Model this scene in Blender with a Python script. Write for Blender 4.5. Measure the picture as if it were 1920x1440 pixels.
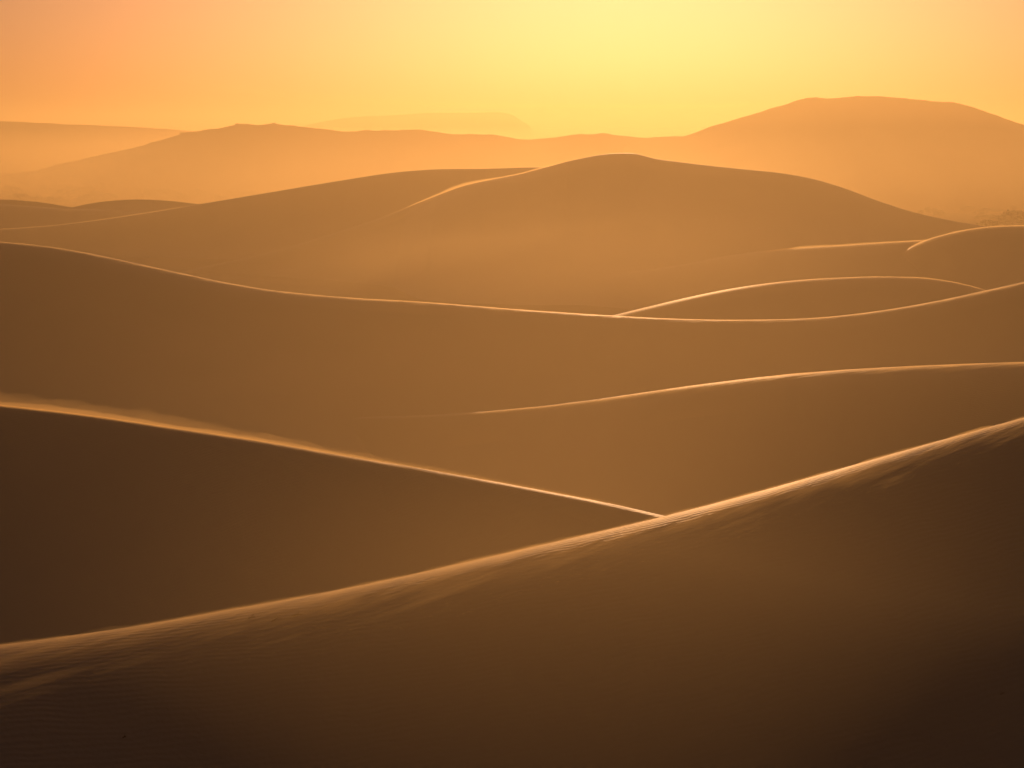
import bpy, math, random
import numpy as np

for o in list(bpy.data.objects):
    bpy.data.objects.remove(o)
scene = bpy.context.scene
C = scene.collection
R = math.radians

# ------------------------------------------------------------------ camera, sky, sun, exposure
W, H = 1920.0, 1440.0            # the photograph's own pixels, used for reading bearings
FPX = 3583.0                     # focal length in those pixels (30 degrees across)
HORIZON = 235.0
EYE = 28.0                       # metres above the plain
PITCH = math.atan((H / 2 - HORIZON) / FPX)

cam_d = bpy.data.cameras.new('camera')
cam_d.sensor_width = 36.0
cam_d.lens = FPX / W * 36.0
cam_d.clip_start = 0.5
cam_d.clip_end = 20000.0
cam = bpy.data.objects.new('camera', cam_d)
C.objects.link(cam)
cam.location = (0, 0, EYE)
cam.rotation_euler = (math.pi / 2 - PITCH, 0, 0)
scene.camera = cam

SUN_EL = 6.8
SUN_AZ = 3.4                     # degrees to the right of straight ahead (+Y)
world = bpy.data.worlds.new('World')
scene.world = world
world.use_nodes = True
wn = world.node_tree
wn.nodes.clear()
w_out = wn.nodes.new('ShaderNodeOutputWorld')
w_bg = wn.nodes.new('ShaderNodeBackground')
w_sky = wn.nodes.new('ShaderNodeTexSky')
w_sky.sky_type = 'NISHITA'
w_sky.sun_disc = False
w_sky.sun_elevation = R(SUN_EL)
w_sky.sun_rotation = R(SUN_AZ)
w_sky.altitude = 0
w_sky.air_density = 0.8
w_sky.dust_density = 2.0
w_sky.ozone_density = 1.0
w_tint = wn.nodes.new('ShaderNodeMix')
w_tint.data_type = 'RGBA'
w_tint.blend_type = 'MULTIPLY'
w_tint.inputs['Factor'].default_value = 1.0
w_tint.inputs['B'].default_value = (0.97, 0.60, 0.58, 1)
wn.links.new(w_sky.outputs['Color'], w_tint.inputs['A'])
wn.links.new(w_tint.outputs['Result'], w_bg.inputs['Color'])
w_bg.inputs['Strength'].default_value = 0.075
wn.links.new(w_bg.outputs['Background'], w_out.inputs['Surface'])

sun_d = bpy.data.lights.new('sun', 'SUN')
sun_d.energy = 4.5
sun_d.angle = R(0.5)
sun_d.color = (1.0, 0.55, 0.26)
sun = bpy.data.objects.new('sun', sun_d)
C.objects.link(sun)
sun.rotation_euler = (R(90 - SUN_EL), 0, R(180 - SUN_AZ))
sun.location = (60, 400, 200)

scene.view_settings.view_transform = 'Standard'
scene.view_settings.look = 'None'
scene.view_settings.exposure = -1.65
scene.view_settings.gamma = 1.0
scene.view_settings.use_curve_mapping = False
scene.render.engine = 'CYCLES'
scene.cycles.use_denoising = True
scene.cycles.volume_bounces = 2
scene.cycles.max_bounces = 6
scene.cycles.transparent_max_bounces = 32

# ------------------------------------------------------------------ helpers
def at(px, py, y):
    """world point seen at pixel (px, py), y metres ahead of the camera"""
    px = np.asarray(px, float); py = np.asarray(py, float); y = np.asarray(y, float)
    cp, sp = math.cos(PITCH), math.sin(PITCH)
    v = H / 2 - py
    dy = FPX * cp + v * sp
    dz = -FPX * sp + v * cp
    k = y / dy
    return (px - W / 2) * k, y, EYE + dz * k

def tag(o, label=None, cat=None, group=None, kind=None):
    if label: o['label'] = label
    if cat: o['category'] = cat
    if group: o['group'] = group
    if kind: o['kind'] = kind
    return o

def hermite(xs, ys, q):
    xs = np.asarray(xs, float); ys = np.asarray(ys, float)
    d = np.diff(ys) / np.diff(xs)
    h = np.diff(xs)
    m = np.empty_like(ys)
    m[1:-1] = (d[:-1] * h[1:] + d[1:] * h[:-1]) / (h[:-1] + h[1:])
    m[0], m[-1] = d[0], d[-1]
    i = np.clip(np.searchsorted(xs, q) - 1, 0, len(xs) - 2)
    t = (q - xs[i]) / h[i]
    t2, t3 = t * t, t * t * t
    return ((2*t3 - 3*t2 + 1) * ys[i] + (t3 - 2*t2 + t) * h[i] * m[i]
            + (-2*t3 + 3*t2) * ys[i+1] + (t3 - t2) * h[i] * m[i+1])

def smooth(a, n):
    if n <= 0: return a
    k = np.exp(-0.5 * (np.arange(-3*n, 3*n+1) / n) ** 2); k /= k.sum()
    p = np.concatenate([2*a[0] - a[3*n:0:-1], a, 2*a[-1] - a[-2:-3*n-2:-1]])
    return np.convolve(p, k, 'valid')

def vnoise(x, y, seed=0):
    """smooth value noise in 0..1, lattice hashed from integers"""
    x = np.asarray(x, float); y = np.asarray(y, float)
    xi, yi = np.floor(x).astype(np.int64), np.floor(y).astype(np.int64)
    fx, fy = x - xi, y - yi
    fx = fx*fx*fx*(fx*(fx*6-15)+10); fy = fy*fy*fy*(fy*(fy*6-15)+10)
    def hsh(a, b):
        n = (a * 374761393 + b * 668265263 + seed * 974634777) & 0x7fffffff
        n = ((n ^ (n >> 13)) * 1274126177) & 0x7fffffff
        n = ((n ^ (n >> 15)) * 2246822519) & 0x7fffffff
        return ((n ^ (n >> 14)) & 0xffffff) / float(0xffffff)
    a = hsh(xi, yi); b = hsh(xi+1, yi); c = hsh(xi, yi+1); d = hsh(xi+1, yi+1)
    return (a*(1-fx)+b*fx)*(1-fy) + (c*(1-fx)+d*fx)*fy

def fbm(x, y, seed=0, octaves=4, gain=0.5):
    s = 0.0; a = 1.0; n = 0.0
    for k in range(octaves):
        s = s + a * vnoise(x * 2**k + 17.3*k, y * 2**k - 9.1*k, seed + k)
        n += a; a *= gain
    return s / n

def streaks(X, t, ang, lu, lv, seed):
    ca, sa = math.cos(ang), math.sin(ang)
    u = X*ca + t*sa; v = -X*sa + t*ca
    return fbm(u/lu, v/lv, seed, 4, 0.55)

def grid_mesh(name, X, Y, Z, mat, closed_with=None):
    """X, Y, Z: (columns, rows) arrays -> one sheet"""
    nc, nr = X.shape
    co = np.stack([X, Y, Z], -1).reshape(-1, 3)
    idx = np.arange(nc * nr).reshape(nc, nr)
    q = np.stack([idx[:-1, :-1], idx[1:, :-1], idx[1:, 1:], idx[:-1, 1:]], -1).reshape(-1, 4)
    return raw_mesh(name, co, q, mat)

def raw_mesh(name, co, quads, mat, smooth_shade=True):
    me = bpy.data.meshes.new(name)
    me.vertices.add(len(co)); me.vertices.foreach_set('co', np.asarray(co, np.float32).ravel())
    n = len(quads)
    me.loops.add(n * 4); me.loops.foreach_set('vertex_index', np.asarray(quads, np.int32).ravel())
    me.polygons.add(n)
    me.polygons.foreach_set('loop_start', np.arange(0, n*4, 4, dtype=np.int32))
    me.update(calc_edges=True)
    me.validate()
    if smooth_shade:
        me.polygons.foreach_set('use_smooth', np.ones(len(me.polygons), dtype=bool))
    me.materials.append(mat)
    o = bpy.data.objects.new(name, me)
    C.objects.link(o)
    return o

# ------------------------------------------------------------------ materials
def new_mat(name):
    m = bpy.data.materials.new(name); m.use_nodes = True
    nt = m.node_tree; nt.nodes.clear()
    return m, nt, nt.nodes.new('ShaderNodeOutputMaterial')

def sand_material(name, ripple=0.0, wave_angle=0.0, wavelength=0.13, grain=0.0, tone=1.0, rough=0.55):
    m, nt, out = new_mat(name)
    N, L = nt.nodes.new, nt.links.new
    b = N('ShaderNodeBsdfPrincipled')
    L(b.outputs['BSDF'], out.inputs['Surface'])
    b.inputs['Roughness'].default_value = rough
    b.inputs['Specular IOR Level'].default_value = 0.5
    b.inputs['Specular Tint'].default_value = (1.0, 0.80, 0.56, 1)
    tc = N('ShaderNodeNewGeometry')
    n1 = N('ShaderNodeTexNoise'); n1.inputs['Scale'].default_value = 0.05
    n1.inputs['Detail'].default_value = 6
    L(tc.outputs['Position'], n1.inputs['Vector'])
    cr = N('ShaderNodeValToRGB')
    cr.color_ramp.elements[0].position = 0.3
    cr.color_ramp.elements[0].color = (0.33*tone, 0.25*tone, 0.185*tone, 1)
    cr.color_ramp.elements[1].position = 0.7
    cr.color_ramp.elements[1].color = (0.40*tone, 0.30*tone, 0.22*tone, 1)
    L(n1.outputs['Fac'], cr.inputs['Fac'])
    L(cr.outputs['Color'], b.inputs['Base Color'])
    last = None
    if ripple > 0:
        mp = N('ShaderNodeMapping'); mp.inputs['Rotation'].default_value = (0, 0, wave_angle)
        L(tc.outputs['Position'], mp.inputs['Vector'])
        wv = N('ShaderNodeTexWave'); wv.wave_type = 'BANDS'; wv.bands_direction = 'Y'
        wv.inputs['Scale'].default_value = 0.314159 / wavelength
        wv.inputs['Distortion'].default_value = 8.0
        wv.inputs['Detail'].default_value = 2.0
        wv.inputs['Detail Scale'].default_value = 0.35
        wv.inputs['Detail Roughness'].default_value = 0.55
        L(mp.outputs['Vector'], wv.inputs['Vector'])
        # ripples come and go in patches
        n2 = N('ShaderNodeTexNoise'); n2.inputs['Scale'].default_value = 0.22; n2.inputs['Detail'].default_value = 3
        L(tc.outputs['Position'], n2.inputs['Vector'])
        mr = N('ShaderNodeMapRange'); mr.inputs['From Min'].default_value = 0.35; mr.inputs['From Max'].default_value = 0.65
        mr.inputs['To Min'].default_value = 0.3
        L(n2.outputs['Fac'], mr.inputs['Value'])
        mu = N('ShaderNodeMath'); mu.operation = 'MULTIPLY'
        L(wv.outputs['Fac'], mu.inputs[0]); L(mr.outputs['Result'], mu.inputs[1])
        bp = N('ShaderNodeBump'); bp.inputs['Strength'].default_value = 1.0
        bp.inputs['Distance'].default_value = ripple
        L(mu.outputs['Value'], bp.inputs['Height'])
        last = bp
    if grain > 0:
        n3 = N('ShaderNodeTexNoise'); n3.inputs['Scale'].default_value = 9.0; n3.inputs['Detail'].default_value = 5
        L(tc.outputs['Position'], n3.inputs['Vector'])
        bp2 = N('ShaderNodeBump'); bp2.inputs['Strength'].default_value = 1.0
        bp2.inputs['Distance'].default_value = grain
        L(n3.outputs['Fac'], bp2.inputs['Height'])
        if last: L(last.outputs['Normal'], bp2.inputs['Normal'])
        last = bp2
    if last: L(last.outputs['Normal'], b.inputs['Normal'])
    return m

def air_material(name, density, color, g):
    m, nt, out = new_mat(name)
    v = nt.nodes.new('ShaderNodeVolumePrincipled')
    v.inputs['Color'].default_value = (*color, 1)
    v.inputs['Density'].default_value = density
    v.inputs['Anisotropy'].default_value = g
    nt.links.new(v.outputs['Volume'], out.inputs['Volume'])
    m.cycles.homogeneous_volume = True
    return m

M_near = sand_material('sand_rippled', ripple=0.010, wave_angle=R(-27), wavelength=0.16, grain=0.014)
M_mid = sand_material('sand_fine_ripples', ripple=0.006, wave_angle=R(12), wavelength=0.2, grain=0.012)
M_far = sand_material('sand_smooth')
M_rock = sand_material('desert_hill_earth', tone=0.75, rough=0.85)
M_plain = sand_material('desert_floor_sand', tone=0.85, rough=0.8)

# ------------------------------------------------------------------ the desert floor
def plain_sheet():
    ys = np.concatenate([np.linspace(-400, 500, 10), np.linspace(560, 2000, 60), np.linspace(2200, 6000, 14)])
    xs = np.concatenate([np.linspace(-4000, -700, 12), np.linspace(-650, 650, 80), np.linspace(700, 4000, 12)])
    X, Y = np.meshgrid(xs, ys, indexing='ij')
    Z = 1.1 * (fbm(X/90, Y/60, 5) - 0.5) * np.clip((Y-480)/100, 0, 1)
    return grid_mesh('ground', X, Y, Z, M_plain)
tag(plain_sheet(), 'flat desert floor of pale sand stretching out beyond the dunes', 'ground', kind='structure')

# ------------------------------------------------------------------ dunes and hills
# Each one is a ridge: a crest line in space (bearing, height, distance) with a windward
# side falling away from the viewer and a slip face falling towards the viewer.
CREST = {}
def profile(t, slope, rnd, depth):
    p = slope * (np.sqrt(t*t + rnd*rnd) - rnd)
    return depth * (1 - np.exp(-p / depth))

def ridge(name, pts, mat, near, far, cols=420, rows=(70, 45), span=(60, 120), rough=0.0,
          rough_scale=8.0, seed=1, sm=3, key=None, undul=0.0, floor=-3.0, streak=None):
    pts = sorted(pts)
    px = np.linspace(pts[0][0], pts[-1][0], cols)
    xs = [p[0] for p in pts]
    py = smooth(hermite(xs, [p[1] for p in pts], px), sm)
    yy = smooth(hermite(xs, [p[2] for p in pts], px), sm*3)
    X, Y, Z = at(px, py, yy)
    if rough > 0:
        knob = rough * (fbm(X/rough_scale, X*0+seed, seed, 4, 0.6) - 0.5)
        Z = Z + knob
    
    n, f = rows
    tn = -(np.linspace(1, 0, n, endpoint=False) ** 2.4) * span[0]
    tf = (np.linspace(0, 1, f) ** 2.4) * span[1]
    t = np.concatenate([tn, tf])
    XX = np.repeat(X[:, None], len(t), 1)
    YY = Y[:, None] + t[None, :]
    hgt = np.maximum(Z - floor, 1.0)[:, None] * 1.25
    sn, rn = near; sf, rf = far
    rn = np.interp(px, *zip(*rn))[:, None] if isinstance(rn, list) else rn
    sn = np.interp(px, *zip(*sn))[:, None] if isinstance(sn, list) else sn
    rf = np.interp(px, *zip(*rf))[:, None] if isinstance(rf, list) else rf
    sf = np.interp(px, *zip(*sf))[:, None] if isinstance(sf, list) else sf
    P = np.where(t[None, :] < 0, profile(t[None, :], sn, rn, hgt), profile(t[None, :], sf, rf, hgt))
    ZZ = Z[:, None] - P
    if key: CREST[key] = (px, X, Y, Z, sn, rn, sf, rf, hgt)
    if undul > 0:
        w = 1 - np.exp(-np.abs(t[None, :]) / 6.0)
        ZZ = ZZ + undul * w * (fbm(XX/25, YY/12, seed+40, 3) - 0.5)
    if streak:
        ww = np.exp(-(t[None, :]/2.6)**2) * np.clip(np.abs(t[None, :])/0.25, 0, 1)
        ZZ = ZZ + streak[0] * ww * 2 * (streaks(XX, t[None, :] + 0*XX, streak[1], 1.5, 0.22, seed+70) - 0.5)
    if rough > 0:
        ZZ = ZZ - knob[:, None] * (1 - np.exp(-np.abs(t[None, :])/5.0))
        ZZ = ZZ + rough * 0.15 * (fbm(XX/rough_scale/4, YY/rough_scale/4, seed+9, 4) - 0.5) * np.clip(np.abs(t[None, :])/6, 0, 1)
    return grid_mesh(name, XX, YY, ZZ, mat)

def dune(label, pts, mat, near, far, **kw):
    o = ridge('sand_dune', pts, mat, near, far, **kw)
    return tag(o, label, 'dune', kind='structure')

def hill(label, pts, near, far, **kw):
    o = ridge('hill', pts, M_rock, near, far, **kw)
    return tag(o, label, 'hill', kind='structure')

# foreground dune, its crest climbing to the right
F_pts = [(-420, 1268, 33), (-200, 1245, 34.5), (0, 1220, 36), (200, 1192, 37.2), (400, 1158, 38.6), (640, 1114, 40.2),
         (973, 1040, 42.6), (1280, 967.5, 44.8), (1480, 914.5, 46.4), (1680, 857.5, 48),
         (1920, 790, 50), (2150, 730, 52), (2450, 660, 54)]
dune('dark foreground dune with a glowing crest climbing to the right', F_pts, M_near,
     ([( -400, .36), (500, .42), (1920, .5), (2450, .5)], [(-400, 2.8), (0, 2.7), (450, 2.2), (900, 1.8), (1400, 1.6), (1920, 1.5), (2450, 1.5)]), (.32, 1.0),
     cols=1000, rows=(170, 70), span=(32, 60), key='F', undul=0.25, seed=3, sm=14, streak=(0.008, R(24)))
# left middle dune whose crest drops to meet it
B_pts = [(-500, 722, 92), (-250, 738, 88), (0, 763, 85), (167, 782, 80), (333, 807, 75.5), (500, 832, 71), (640, 857, 67.5), (807, 885, 63.5),
         (973, 915, 60), (1140, 947, 56.5), (1253, 973, 54), (1400, 1010, 52), (1600, 1065, 49)]
dune('dark left dune whose crest descends to meet the foreground dune', B_pts, M_mid,
     (.45, .5), (.30, .9), cols=600, rows=(110, 60), span=(45, 60), key='B', undul=0.25, seed=4, sm=10, streak=(0.02, R(-20)))
# right middle dune, crest fading out to the left
C_pts = [(240, 840, 176), (340, 812, 174), (430, 795, 171), (520, 788, 167), (640, 785, 160), (773, 782, 157), (850, 778.5, 153), (923, 773, 146), (1107, 754, 127), (1280, 729, 118), (1447, 708, 113),
         (1613, 695, 109), (1780, 687, 107), (1920, 682, 105), (2150, 684, 105), (2500, 700, 106)]
dune('middle dune at right with a smooth crest fading out leftwards', C_pts, M_mid,
     (.40, [(240, .3), (880, .6), (1000, 2.0), (1300, 3.2), (2500, 3.4)]), (.26, 2.5), cols=560, rows=(100, 50), span=(70, 70), key='C', undul=0.3, seed=5, sm=8, streak=(0.03, R(20)))
# long dune right across the frame
D_pts = [(-600, 452, 202), (-300, 446, 200), (-120, 448, 198), (0, 455, 196), (83, 463, 195), (167, 477, 194), (250, 495, 193), (333, 513, 192), (417, 531, 191),
         (500, 545, 190), (640, 559, 189), (807, 569, 188), (973, 582, 187), (1140, 593, 187), (1280, 600, 187), (1413, 601.5, 188),
         (1547, 597, 189), (1680, 581, 190), (1780, 563, 191), (1853, 547, 192), (1920, 532, 193), (2100, 492, 195), (2400, 450, 198)]
dune('long dune spanning the whole width, its crest sagging in the middle', D_pts, M_far,
     (.40, [(-600, 4.5), (600, 4.5), (900, 3.0), (2400, 3.5)]), (.22, 4.0), cols=600, rows=(80, 40), span=(90, 70), key='D', undul=0.4, seed=6, sm=5, streak=(0.06, R(15)))
# lens-shaped dune tucked behind it
E_pts = [(1040, 622, 219), (1157, 592, 221), (1207, 580, 222), (1280, 562.5, 223), (1380, 542, 224), (1480, 528.5, 225), (1580, 522, 225), (1680, 520, 225),
         (1747, 523.5, 225), (1813, 535, 224), (1853, 546, 223), (1920, 566, 222), (2050, 610, 220)]
dune('low lens-shaped dune tucked behind the long dune at right', E_pts, M_far,
     (.36, 4.5), (.20, 5.0), cols=360, rows=(60, 30), span=(60, 50), key='E', undul=0.2, seed=7)
# right edge dune with a bright hooked crest
K_pts = [(1560, 548, 284), (1610, 530, 284), (1648, 512, 284), (1670, 498, 284), (1698, 471, 284), (1732, 453.5, 284), (1762, 443.5, 284), (1793, 436, 284), (1839, 428, 284),
         (1869, 425.3, 284), (1920, 424, 284), (2050, 432, 284), (2300, 470, 284)]
dune('rounded dune at the right edge with a bright hooked crest', K_pts, M_far,
     (.34, [(1560, .6), (1690, 2.0), (1730, 5.0), (2300, 5.0)]), ([(1560, .45), (1720, .4), (1800, .2), (2300, .2)], [(1560, 1.0), (1700, 1.5), (1800, 5.0), (2300, 5.0)]), cols=360, rows=(60, 30), span=(70, 60), key='K', undul=0.2, seed=8)
# low spur below the main dune
G_pts = [(560, 566, 336), (690, 551, 335), (807, 532, 332), (907, 518.5, 328), (990, 513, 325), (1073, 513, 322), (1140, 514.5, 319), (1207, 508, 316), (1280, 497, 312), (1380, 478.5, 306),
         (1470, 468, 301), (1580, 461, 296), (1727, 452, 290), (1850, 449, 287), (2050, 455, 284), (2300, 480, 280)]
dune('low spur at the foot of the main peaked dune', G_pts, M_far,
     (.30, 7.0), (.16, 5.0), cols=420, rows=(60, 30), span=(90, 60), key='G', undul=0.3, seed=9)
G2_pts = [(930, 535, 334), (990, 515, 334), (1040, 502.5, 334), (1107, 497.5, 334), (1173, 498, 333), (1223, 502, 332), (1320, 520, 330)]
dune('small faint hump at the centre under the main peaked dune', G2_pts, M_far,
     (.28, 1.5), (.12, 2.0), cols=160, rows=(40, 24), span=(60, 40), seed=10)
# main peaked dune
P_pts = [(150, 560, 364), (350, 508, 368), (500, 475, 371), (640, 433, 375), (707, 411, 377), (793, 377, 380), (873, 347.5, 382), (930, 335, 383), (973, 326.5, 384), (1023, 313.5, 385),
         (1090, 297, 386), (1140, 288.5, 386), (1173, 287, 386), (1198, 289, 386), (1212, 293.5, 386), (1280, 304.5, 386), (1380, 316, 386), (1480, 327, 386), (1530, 337, 386),
         (1580, 352, 385), (1647, 377, 384), (1713, 398, 383), (1780, 413, 382), (1853, 425, 381), (1980, 438, 380), (2200, 462, 380)]
dune('tall main dune rising to the smooth central peak', P_pts, M_far,
     (.44, [(150, 2), (760, 3), (820, 22), (980, 14), (1060, 5), (2200, 4)]), (.24, 6.0), cols=620, rows=(80, 40), span=(110, 110), key='P', undul=0.5, seed=11, sm=2)
# its left neighbour
Q_pts = [(-500, 452, 438), (-200, 440, 438), (0, 430, 439), (67, 426, 439), (167, 415, 440), (267, 400.5, 440), (370, 383.5, 441), (500, 362, 442), (640, 338.5, 443), (740, 323.5, 444), (807, 318, 445),
         (907, 316.5, 446), (1023, 314, 447), (1150, 322, 448), (1300, 350, 448)]
dune('broad dune behind and left of the main peak', Q_pts, M_far,
     (.55, [(-500, 9), (300, 9), (420, 4), (1300, 4)]), (.2, 6.0), cols=480, rows=(70, 36), span=(130, 110), key='Q', undul=0.4, seed=12)
# three little far dunes at the left edge
dune('nearest low dune at the left edge, a thin bright line on it',
     [(-300, 366, 472), (-120, 374, 472), (0, 383, 472), (62, 387.5, 472), (125, 392, 472), (167, 392.5, 472), (260, 398, 472), (420, 420, 472)],
     M_far, (.30, 10.0), (.16, 6.0), cols=200, rows=(40, 24), span=(70, 60), seed=13)
dune('small rounded dune just right of the left edge',
     [(60, 420, 487), (125, 392, 487), (167, 382, 487), (208, 376.5, 487), (260, 374, 487), (312, 376.3, 487), (373, 383, 487), (500, 400, 487), (640, 425, 487)],
     M_far, (.28, 1.0), (.16, 1.2), cols=200, rows=(40, 24), span=(70, 60), seed=14)
dune('low smooth dune at the left edge, farthest of its three',
     [(-400, 392, 502), (-200, 380, 502), (-80, 375, 502), (0, 374, 502), (42, 376, 502), (83, 380.3, 502), (129, 388, 502), (220, 402, 502), (340, 425, 502)],
     M_far, (.28, 1.0), (.16, 1.2), cols=200, rows=(40, 24), span=(70, 60), seed=15)

# hills beyond the plain
L_pts = [(-500, 338, 885), (-200, 334, 882), (0, 327.5, 880), (67, 320, 880), (133, 303, 880), (200, 288, 880), (267, 272, 880), (333, 253.5, 880), (347, 249.5, 880), (400, 242, 880), (438, 234, 880),
         (450, 232, 880), (467, 233.5, 880), (517, 232.5, 880), (567, 236.5, 880), (617, 243.5, 880), (640, 245, 880), (773, 243.5, 880), (857, 251, 880), (923, 253.5, 880),
         (993, 261.5, 880), (1057, 255.5, 880), (1107, 250.5, 880), (1157, 252.5, 880), (1187, 257, 880), (1223, 257.5, 880), (1273, 255, 880), (1350, 262, 880), (1500, 285, 880), (1700, 320, 880)]
hill('long dusky hill at left beyond the plain, low knobs on its crest', L_pts, (.30, 6.0), (.2, 5.0), cols=700, rows=(60, 30), span=(420, 300),
     rough=1.3, rough_scale=6.0, seed=21, sm=1, key='L')
M_pts = [(1050, 292, 860), (1180, 272, 860), (1280, 256, 860), (1313, 245, 860), (1380, 223.5, 860), (1430, 209.5, 860), (1477, 195, 860), (1493, 188, 860), (1527, 182, 860), (1550, 184, 860),
         (1613, 181, 860), (1647, 180.5, 860), (1697, 184, 860), (1760, 190.5, 860), (1790, 194, 860), (1827, 202, 860), (1853, 212, 860), (1893, 225, 860), (1920, 233, 860), (2100, 285, 860), (2300, 325, 860)]
hill('broad flat-topped hill at right beyond the dunes', M_pts, (.36, 6.0), (.2, 5.0), cols=560, rows=(60, 30), span=(480, 300),
     rough=1.2, rough_scale=9.0, seed=22, sm=1, key='M')
hill('faint pale ridge at far left, almost lost in the haze',
     [(-700, 232, 1400), (-300, 224, 1400), (0, 227.5, 1400), (60, 230, 1400), (150, 234, 1400), (250, 238.5, 1400), (330, 243.5, 1400), (420, 252, 1400), (560, 275, 1400), (700, 300, 1400)],
     (.2, 5.0), (.2, 5.0), cols=240, rows=(40, 24), span=(300, 300), rough=0.8, rough_scale=14, seed=23, sm=2)
hill('faintest distant mesa near the centre with a steep right end',
     [(480, 262, 2450), (560, 238, 2450), (620, 225.5, 2450), (672, 219, 2450), (745, 215.5, 2450), (807, 211.5, 2450), (891, 211.5, 2450), (945, 211.5, 2450), (962, 216, 2450), (978, 227, 2450), (1000, 248, 2450), (1010, 280, 2450), (1150, 300, 2450)],
     (.3, 3.0), (.3, 3.0), cols=320, rows=(40, 24), span=(300, 300), rough=0.5, rough_scale=14, seed=24, sm=1)

# ------------------------------------------------------------------ air
def box(name, x0, x1, y0, y1, z0, z1, mat):
    co = [(x, y, z) for x in (x0, x1) for y in (y0, y1) for z in (z0, z1)]
    q = [(0, 1, 3, 2), (4, 6, 7, 5), (0, 4, 5, 1), (2, 3, 7, 6), (0, 2, 6, 4), (1, 5, 7, 3)]
    return raw_mesh(name, co, q, mat, False)

HAZE = 0.00095
DUST = (1.0, 0.775, 0.40)
haze = box('haze', -4100, 4100, -450, 6100, -8, 46, air_material('dusty_air', HAZE, DUST, 0.68))
tag(haze, 'warm dusty haze filling the air over the dunes', 'haze', kind='stuff')
# low dust over the plain, thinning upwards
m_low, nt, out = new_mat('low_dust')
N, L_ = nt.nodes.new, nt.links.new
vol = N('ShaderNodeVolumePrincipled'); vol.inputs['Color'].default_value = (*DUST, 1); vol.inputs['Anisotropy'].default_value = 0.68
L_(vol.outputs['Volume'], out.inputs['Volume'])
geo = N('ShaderNodeNewGeometry'); sep = N('ShaderNodeSeparateXYZ'); L_(geo.outputs['Position'], sep.inputs['Vector'])
dv = N('ShaderNodeMath'); dv.operation = 'MULTIPLY'; dv.inputs[1].default_value = -1/9.0; L_(sep.outputs['Z'], dv.inputs[0])
ex = N('ShaderNodeMath'); ex.operation = 'EXPONENT'; L_(dv.outputs['Value'], ex.inputs[0])
rm = N('ShaderNodeMapRange'); rm.interpolation_type = 'SMOOTHSTEP'
rm.inputs['From Min'].default_value = 500; rm.inputs['From Max'].default_value = 590; rm.inputs['To Max'].default_value = 0.018
L_(sep.outputs['Y'], rm.inputs['Value'])
sb = N('ShaderNodeMath'); sb.operation = 'SUBTRACT'; sb.use_clamp = True; sb.inputs[1].default_value = math.exp(-27/9.0); L_(ex.outputs['Value'], sb.inputs[0])
mm = N('ShaderNodeMath'); mm.operation = 'MULTIPLY'; L_(sb.outputs['Value'], mm.inputs[0]); L_(rm.outputs['Result'], mm.inputs[1])
L_(mm.outputs['Value'], vol.inputs['Density'])
m_low.cycles.volume_step_rate = 0.6
layer = box('dust_layer', -1500, 1500, 495, 2400, -6, 27, m_low)
tag(layer, 'golden dust lying thick over the plain below the hills', 'dust', kind='stuff')

def brightening_bank(label, c, r, density):
    """a veil of suspended sand added to lighten the dunes behind it: a closed body, deepest in the middle and thinning out smoothly all round"""
    n, m = 72, 48
    x = np.linspace(-2.6, 2.6, n)[:, None] + np.zeros((1, m))
    z = np.linspace(-2.6, 2.6, m)[None, :] + np.zeros((n, 1))
    d = np.exp(-(x*x + z*z)/1.0) * (1 - np.clip(np.maximum(abs(x), abs(z))/2.6, 0, 1)**6)
    X = c[0] + r[0]*x; Z = c[2] + r[2]*z
    f = np.stack([X, c[1] - r[1]*d, Z], -1).reshape(-1, 3)
    b = np.stack([X, c[1] + r[1]*d + .001, Z], -1).reshape(-1, 3)
    a = np.arange(n*m).reshape(n, m); k = a + n*m
    quad = lambda g: np.stack([g[:-1, :-1], g[1:, :-1], g[1:, 1:], g[:-1, 1:]], -1).reshape(-1, 4)
    strip = lambda l1, l2: np.stack([l1[:-1], l1[1:], l2[1:], l2[:-1]], -1)
    qs = np.concatenate([quad(a), quad(k)[:, ::-1], strip(k[:, 0], a[:, 0]), strip(a[:, -1], k[:, -1]), strip(a[0], k[0]), strip(k[-1], a[-1])])
    o = raw_mesh('brightening_dust', np.concatenate([f, b]), qs, air_material('brightening_sand', density, DUST, 0.7))
    return tag(o, label, 'dust', kind='stuff')
brightening_bank('thin veil of dust added to lighten the foreground dune', (0.8, 36, 16.6), (6.6, 9, 4.6), 0.0175)  # added dust, brightens the centre of the foreground slope
brightening_bank('thin veil of dust added to lighten the middle dunes', (4, 92, 14.5), (27, 22, 7), 0.0031)  # added dust, lifts the middle dunes near the centre
brightening_bank('pale dust added to lighten the face of the main peaked dune', (11, 245, 11.5), (24, 22, 6.5), 0.0036)  # added dust, makes the main dune's face lighter
brightening_bank('pale dust added to lighten the left foot of the main dune', (-12, 300, 6.5), (22, 16, 4.5), 0.0040)  # added dust, sets the flank lighter than the dune behind it

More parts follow.
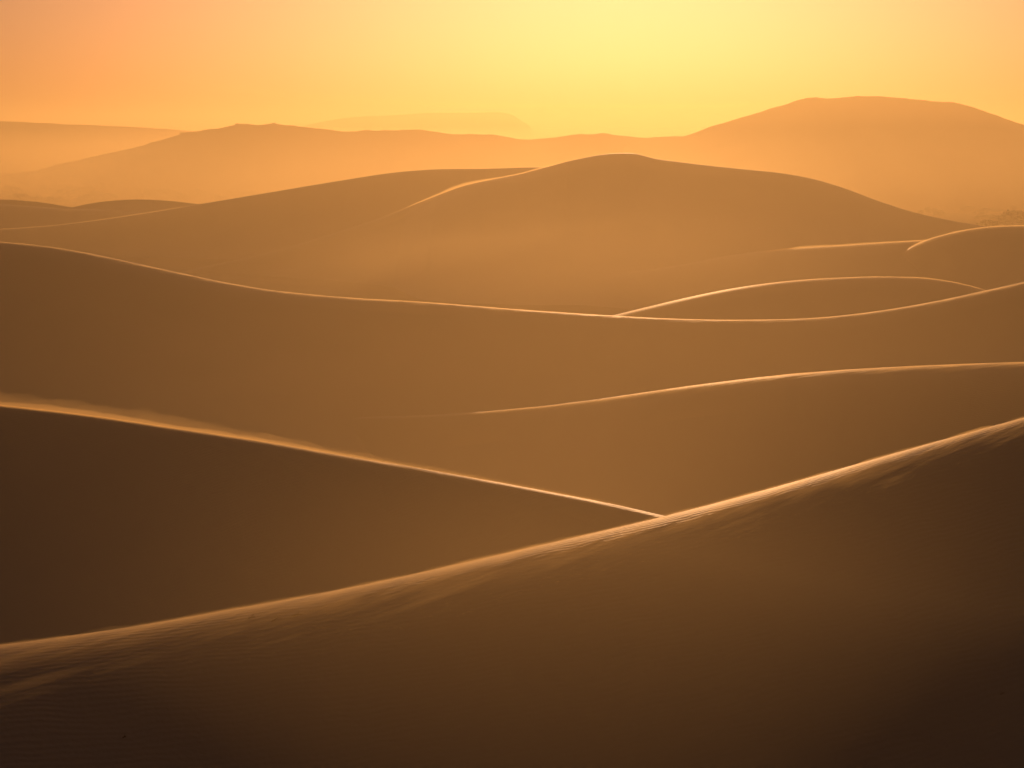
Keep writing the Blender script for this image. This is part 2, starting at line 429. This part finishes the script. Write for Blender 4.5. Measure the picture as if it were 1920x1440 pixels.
# ------------------------------------------------------------------ sand blowing off the crests
def blown(key, label, px0, px1, cols, tn, tf, hfun, density, rows=(70, 30), g=0.72, lift=None):
    """a skin of flying sand over a crest: its height above the dune is hfun, its density even"""
    px, X, Y, Z, sn, rn, sf, rf, hgt = CREST[key]
    q = np.linspace(px0, px1, cols)
    ip = lambda a: np.interp(q, px, a[:, 0] if a.ndim > 1 else a)[:, None] if isinstance(a, np.ndarray) else a
    Xq, Yq, Zq = ip(X), ip(Y), ip(Z)
    t = np.concatenate([-(np.linspace(1, 0, rows[0], endpoint=False) ** 1.5) * tn, (np.linspace(0, 1, rows[1]) ** 1.5) * tf])[None, :]
    P = np.where(t < 0, profile(t, ip(sn) if isinstance(sn, np.ndarray) else sn, ip(rn), ip(hgt)), profile(t, ip(sf), ip(rf), ip(hgt)))
    G = Zq - P
    XX = Xq + 0*t; YY = Yq + t
    edge = np.clip(np.minimum(q - px0, px1 - q) / (0.06*(px1-px0)), 0, 1)[:, None]
    h = hfun(q[:, None], XX, t) * edge * np.clip((t + tn) / (0.25*tn), 0, 1) * np.clip((tf - t) / (0.4*tf), 0, 1)
    h = np.maximum(h - 0.012, 0)
    top = G + h - 0.002
    bot = G - 0.25
    if lift is not None:      # a detached plume gliding off level with the crest on the near side
        mid = np.where(t < 0, np.maximum(Zq - lift*np.abs(t), G), G)
        top = mid + h*0.6
        bot = np.minimum(mid - h*0.4, top - 0.0005)
    nc, nr = XX.shape
    co = np.concatenate([np.stack([XX, YY, top], -1).reshape(-1, 3), np.stack([XX, YY, bot], -1).reshape(-1, 3)])
    a = np.arange(nc*nr).reshape(nc, nr); b = a + nc*nr
    quad = lambda m: np.stack([m[:-1, :-1], m[1:, :-1], m[1:, 1:], m[:-1, 1:]], -1).reshape(-1, 4)
    strip = lambda l1, l2: np.stack([l1[:-1], l1[1:], l2[1:], l2[:-1]], -1)
    qs = np.concatenate([quad(a), quad(b)[:, ::-1], strip(b[:, 0], a[:, 0]), strip(a[:, -1], b[:, -1]), strip(a[0], b[0]), strip(b[-1], a[-1])])
    o = raw_mesh('blown_sand', co, qs, air_material('flying_sand', density, DUST, g))
    return tag(o, label, 'blown sand', kind='stuff')

def make_hF(k, seed, lu, lv):
    def hF(q, X, t):
        n = np.clip((streaks(X, t, R(26), lu, lv, seed) - 0.28)/0.44, 0, 1)
        reach = k * (0.45 + 0.8*n) * (0.45 + 1.1*fbm(X/1.3, X*0 + seed, seed+2, 4, 0.6)) * np.interp(q, [0, 500, 1200, 1920], [1.35, 1.3, 0.95, 0.6])
        near = np.exp(-(np.abs(t)/reach)**1.4) * (0.15 + 0.85*n)
        far = np.exp(-(t/0.5)**2) * (0.35 + 0.6*n)
        return 0.30 * np.where(t < 0, near, far)
    return hF
for k, seed, lu, lv, dens, lab in ((0.55, 51, 1.2, 0.14, 0.6, 'bright sand streaming close along the foreground crest'), (1.25, 55, 1.8, 0.2, 0.36, 'fainter sand streaks reaching down from the foreground crest')):
    blown('F', lab, -150, 2080, 1000, 4.5, 1.4, make_hF(k, seed, lu, lv), dens, rows=(110, 30), lift=0.03)

def make_hB(k, seed):
    def hB(q, X, t):
        n = streaks(X, t, R(-16), 1.6, 0.22, seed)
        n2 = fbm(X/2.4, X*0 + seed, seed + 5, 4, 0.6)
        up = np.interp(q, [0, 250, 600, 800, 1250], [1.0, 0.85, 0.5, 0.25, 0.1])
        far = k * up * 0.75 * np.exp(-((t - 0.25)/1.1)**2) * (0.4 + 0.7*n) * (0.7 + 0.5*n2)
        nr = np.interp(q, [0, 400, 600, 900, 1250], [0.05, 0.1, 1, 1, .6])
        near = k * (0.09 * nr * np.exp(-np.abs(t)/0.6) * (0.2 + n)) + 0.04*up*np.exp(-(np.abs(t)/0.12)**2)
        return np.where(t < 0, near, far)
    return hB
for k, seed, dens, lab in ((0.14, 61, 0.8, 'dense foot of the sand plume on the crest of the dark left dune'), (0.5, 64, 0.34, 'middle of the sand plume lifting off the dark left dune'),
                           (1.2, 67, 0.13, 'thin upper edge of the sand plume above the dark left dune')):
    blown('B', lab, -150, 1253, 800, 2.2, 3.0, make_hB(k, seed), dens)

def hC(q, X, t):
    n = streaks(X, t, R(20), 2.5, 0.35, 71)
    k = np.interp(q, [800, 950, 1200, 1920], [0, .6, 1, 1])
    return 0.12 * k * np.where(t < 0, np.exp(-(np.abs(t)/(0.5+1.2*n))**1.2) * (0.3+n), np.exp(-(t/0.8)**2)*(0.4+n))
blown('C', 'sand drifting off the crest of the middle dune at right', 780, 2080, 600, 5.0, 2.5, hC, 0.9)

def hD(q, X, t):
    n = streaks(X, t, R(20), 4, 0.6, 81)
    return 0.12 * np.where(t < 0, np.exp(-np.abs(t)/0.7) * (0.3+n), np.exp(-(t/1.2)**2)*(0.4+n))
blown('D', 'thin film of flying sand along the long sagging crest', -150, 2080, 500, 4.0, 3.5, hD, 0.5, rows=(40, 24))
def film(h, xs, ks, reach):
    def f(q, X, t):
        n = fbm(X/3.0, t/1.0, 91, 3)
        return h * np.interp(q, xs, ks) * (0.6 + 0.8*n) * np.where(t < 0, np.exp(-np.abs(t)/reach), np.exp(-(t/reach)**2))
    return f
blown('P', 'glowing film of sand on the left shoulder of the main dune', 660, 1060, 300, 6.0, 5.0, film(0.5, [690, 760, 800, 850, 890, 940, 1010, 1045], [0, .15, .6, 1.3, 1.0, .45, .6, .2], 1.2), 0.35, rows=(40, 24))
blown('G', 'faint film of sand on the spur below the main dune', 1420, 1760, 200, 5.0, 4.0, film(0.35, [1430, 1500, 1740], [.2, 1, .8], 1.0), 0.35, rows=(40, 24))
blown('K', 'film of sand on the hooked crest at the right edge', 1692, 2060, 260, 5.0, 4.0, film(0.28, [1692, 1705, 1760, 2060], [1.2, 1.6, .8, .7], 1.0), 0.4, rows=(40, 24))
blown('Q', 'faint film of sand on the crest of the broad left dune', -150, 372, 240, 6.0, 5.0, film(0.2, [-150, 300, 372], [.8, .8, .3], 1.2), 0.25, rows=(40, 24))
blown('E', 'thin film of flying sand along the lens-shaped dune crest', 1140, 1870, 300, 4.0, 3.5, hD, 0.5, rows=(40, 24))

# ------------------------------------------------------------------ desert shrubs on the plain
def plain_mat(name, col, rough=0.8):
    m, nt, out = new_mat(name)
    b = nt.nodes.new('ShaderNodeBsdfPrincipled')
    n = nt.nodes.new('ShaderNodeTexNoise'); n.inputs['Scale'].default_value = 2.5; n.inputs['Detail'].default_value = 4
    g = nt.nodes.new('ShaderNodeNewGeometry'); nt.links.new(g.outputs['Position'], n.inputs['Vector'])
    cr = nt.nodes.new('ShaderNodeValToRGB')
    cr.color_ramp.elements[0].position = 0.35; cr.color_ramp.elements[0].color = (*[c*0.7 for c in col], 1)
    cr.color_ramp.elements[1].position = 0.65; cr.color_ramp.elements[1].color = (*[c*1.25 for c in col], 1)
    nt.links.new(n.outputs['Fac'], cr.inputs['Fac']); nt.links.new(cr.outputs['Color'], b.inputs['Base Color'])
    b.inputs['Roughness'].default_value = rough
    b.inputs['Specular IOR Level'].default_value = 0.1
    nt.links.new(b.outputs['BSDF'], out.inputs['Surface'])
    return m
M_leaf = plain_mat('dusty_leaves', (0.085, 0.085, 0.045))
M_wood = plain_mat('dry_wood', (0.10, 0.07, 0.045))

def shrub_meshes(seed, lobes):
    """one shrub of unit height: crown of many small leaf sprays on forking stems"""
    rnd = random.Random(seed); v = []; f = []
    cs = []
    for k in range(lobes):
        a = rnd.uniform(0, 2*math.pi); d = rnd.uniform(0.1, 1.0)
        hgt = rnd.uniform(0.35, 0.75) * (1.05 - 0.35*d)
        cs.append((d*math.cos(a), d*0.8*math.sin(a), hgt, rnd.uniform(0.22, 0.4)))
    for (cx, cy, cz, cr) in cs:
        for _ in range(110):
            while True:
                p = [rnd.uniform(-1, 1) for _ in range(3)]
                if 0.15 < sum(q*q for q in p) < 1: break
            x, y, z = cx + p[0]*cr, cy + p[1]*cr, max(0.03, cz + p[2]*cr*0.75)
            l = rnd.uniform(0.10, 0.2); a = rnd.uniform(0, 2*math.pi); e = rnd.uniform(-0.4, 1.2)
            u = (math.cos(a)*math.cos(e)*l, math.sin(a)*math.cos(e)*l, math.sin(e)*l)
            w = (-math.sin(a)*l*.6, math.cos(a)*l*.6, rnd.uniform(-.3, .3)*l)
            n = len(v)
            v += [(x-u[0], y-u[1], z-u[2]), (x+w[0], y+w[1], z+w[2]), (x+u[0], y+u[1], z+u[2]), (x-w[0], y-w[1], z-w[2])]
            f.append((n, n+1, n+2, n+3))
    crown = bpy.data.meshes.new('crown'); crown.from_pydata(v, [], f); crown.materials.append(M_leaf)
    v = []; f = []
    for (cx, cy, cz, cr) in cs:
        b0 = (cx*.12, cy*.12, -0.08); r0, r1 = .03, .01
        n = len(v)
        for k in range(5):
            a = k*2*math.pi/5
            v.append((b0[0]+r0*math.cos(a), b0[1]+r0*math.sin(a), b0[2])); 
        for k in range(5):
            a = k*2*math.pi/5
            v.append((cx*.6+r1*1.6*math.cos(a), cy*.6+r1*1.6*math.sin(a), cz*.5))
        for k in range(5):
            a = k*2*math.pi/5
            v.append((cx+r1*math.cos(a), cy+r1*math.sin(a), cz))
        for row in (0, 5):
            for k in range(5):
                f.append((n+row+k, n+row+(k+1) % 5, n+row+5+(k+1) % 5, n+row+5+k))
    trunk = bpy.data.meshes.new('trunk'); trunk.from_pydata(v, [], f); trunk.materials.append(M_wood)
    return crown, trunk
KINDS = [shrub_meshes(200+k, 7 + 2*(k % 3)) for k in range(6)]

def shrub(x, y, width, height, k, label, group, rz):
    e = bpy.data.objects.new('desert_shrub', None); C.objects.link(e)
    e.location = (x, y, 1.1*(float(fbm(x/90, y/60, 5)) - 0.5)*min(1, max(0, (y-480)/100)) - 0.05)
    e.rotation_euler = (0, 0, rz); e.scale = (width/2.4, width/2.4, height)
    for me, nm in zip(KINDS[k], ('crown', 'trunk')):
        o = bpy.data.objects.new(nm, me); C.objects.link(o); o.parent = e
    tag(e, label, 'shrub', group)
    return e
rs = random.Random(77)
def on_plain(px, py):
    d = EYE / ((py - HORIZON) / FPX)
    return (px - W/2) / FPX * d * 1.0, d
# right: two big clumps that can be told apart, then the faint rest
for px, py, w, h, k, lab in ((1888, 421, 15, 5.2, 0, 'tallest dark shrub beyond the dune at the right edge'),
                             (1850, 425, 9, 2.6, 1, 'low rounded shrub left of the tallest one at the right edge'),
                             (1925, 418, 9, 4.0, 2, 'shrub cut by the right edge beside the tallest one')):
    x, y = on_plain(px, py); shrub(x, y, w, h, k, lab, None, rs.uniform(0, 6))
for i in range(16):
    px, py = rs.uniform(1715, 1935), rs.uniform(392, 412)
    x, y = on_plain(px, py)
    shrub(x, y, rs.uniform(4, 9), rs.uniform(1.4, 2.8), rs.randrange(6), 'faint low shrub on the hazy plain below the right hill', 'faint shrubs below the right hill', rs.uniform(0, 6))
# left: a dense belt in front of the long hill
for i in range(64):
    px = -30 + 560 * rs.random()**1.5
    py = rs.uniform(358, 386) if px < 260 else rs.uniform(362, 380)
    x, y = on_plain(px, py)
    shrub(x, y, rs.uniform(7, 14), rs.uniform(2.4, 5.0), rs.randrange(6), 'faint shrub in the hazy belt before the left hill', 'shrub belt before the left hill', rs.uniform(0, 6))
# farther left, small upright ones under the palest ridge
for i in range(14):
    px, py = rs.uniform(-10, 110), rs.uniform(300, 312)
    x, y = on_plain(px, py)
    shrub(x, y, rs.uniform(5, 8), rs.uniform(4, 6), rs.randrange(6), 'barely visible bush under the palest ridge at far left', 'bushes under the palest ridge', rs.uniform(0, 6))

# ------------------------------------------------------------------ twigs on the foreground dune
def twig(px, py, y0, length, label, seed):
    """a forked dry twig lying on the near side of the foreground crest, found by marching the sight line to the sand"""
    qx, X, Y, Z, sn, rn, sf, rf, hgt = CREST['F']
    rnd = random.Random(seed)
    d = y0
    while d > 20:
        x, y, z = at(px, py, d)
        xc = float(x)
        Yc, Zc = np.interp(xc, X, Y), np.interp(xc, X, Z)
        s1, r1, h1 = (np.interp(xc, X, a[:, 0]) for a in (sn, rn, hgt))
        t = d - Yc
        g = Zc - (profile(t, s1, r1, h1) if t < 0 else profile(t, sf, rf, h1))
        if float(z) >= g and t < 0: break
        d -= 0.01
    v = []; f = []
    def stick(a, b, r):
        n = len(v)
        for p, rr in ((a, r), (b, r*.5)):
            for k in range(5):
                an = k*2*math.pi/5
                v.append((p[0]+rr*math.cos(an)*.4, p[1]+rr*math.cos(an), p[2]+rr*math.sin(an)))
        for k in range(5): f.append((n+k, n+(k+1) % 5, n+5+(k+1) % 5, n+5+k))
        f.append(tuple(n+k for k in range(5))); f.append(tuple(n+5+k for k in range(5)))
    m1 = (length*.45, .02, .03); stick((-length*.5, 0, -.01), m1, .012); stick(m1, (length*.6, -.03, .01), .008)
    stick((0, .01, .01), (length*.25, .06, .08), .008); stick((-length*.2, .0, .0), (-length*.05, -.07, .05), .007)
    me = bpy.data.meshes.new('twig'); me.from_pydata(v, [], f); me.materials.append(M_wood)
    o = bpy.data.objects.new('dry_twig', me); C.objects.link(o)
    o.location = (xc, d, g + .01); o.rotation_euler = (0, 0, rnd.uniform(-.6, .6) + .3)
    tag(o, label, 'twig')
twig(471, 1160, 40.5, .14, 'small dark twig on the foreground crest, leftmost of three', 1)
twig(517, 1163, 40.5, .20, 'dark twig on the foreground crest, middle one of three', 2)
twig(556, 1155, 40.5, .22, 'thin upright twig on the foreground crest, rightmost of three', 3)
twig(232, 1384, 37, .08, 'tiny dark twig low on the foreground slope at lower left', 4)
twig(1877, 1303, 44, .16, 'tiny dark twig on the rippled slope at lower right', 5)
# scrub standing on the crest of the long left hill
_, LX, LY, LZ = CREST['L'][:4]
for px, w, h, lab in ((288, 3, .7, 'tiny scrub knob halfway up the long hill crest'), (346, 4, .9, 'scrub knob on the hill crest where it steepens'),
                      (449, 4.0, .75, 'scrub knob on the highest point of the long left hill'), (517, 3.2, .6, 'scrub knob just right of the hill top'),
                      (84, 3, .8, 'lone scrub knob near the foot of the long hill')):
    x = (px - W/2) / FPX * 880
    e = shrub(x, float(np.interp(x, LX, LY)), w, h, 3, lab, None, 1.0)
    e.location.z = float(np.interp(x, LX, LZ)) - 0.2
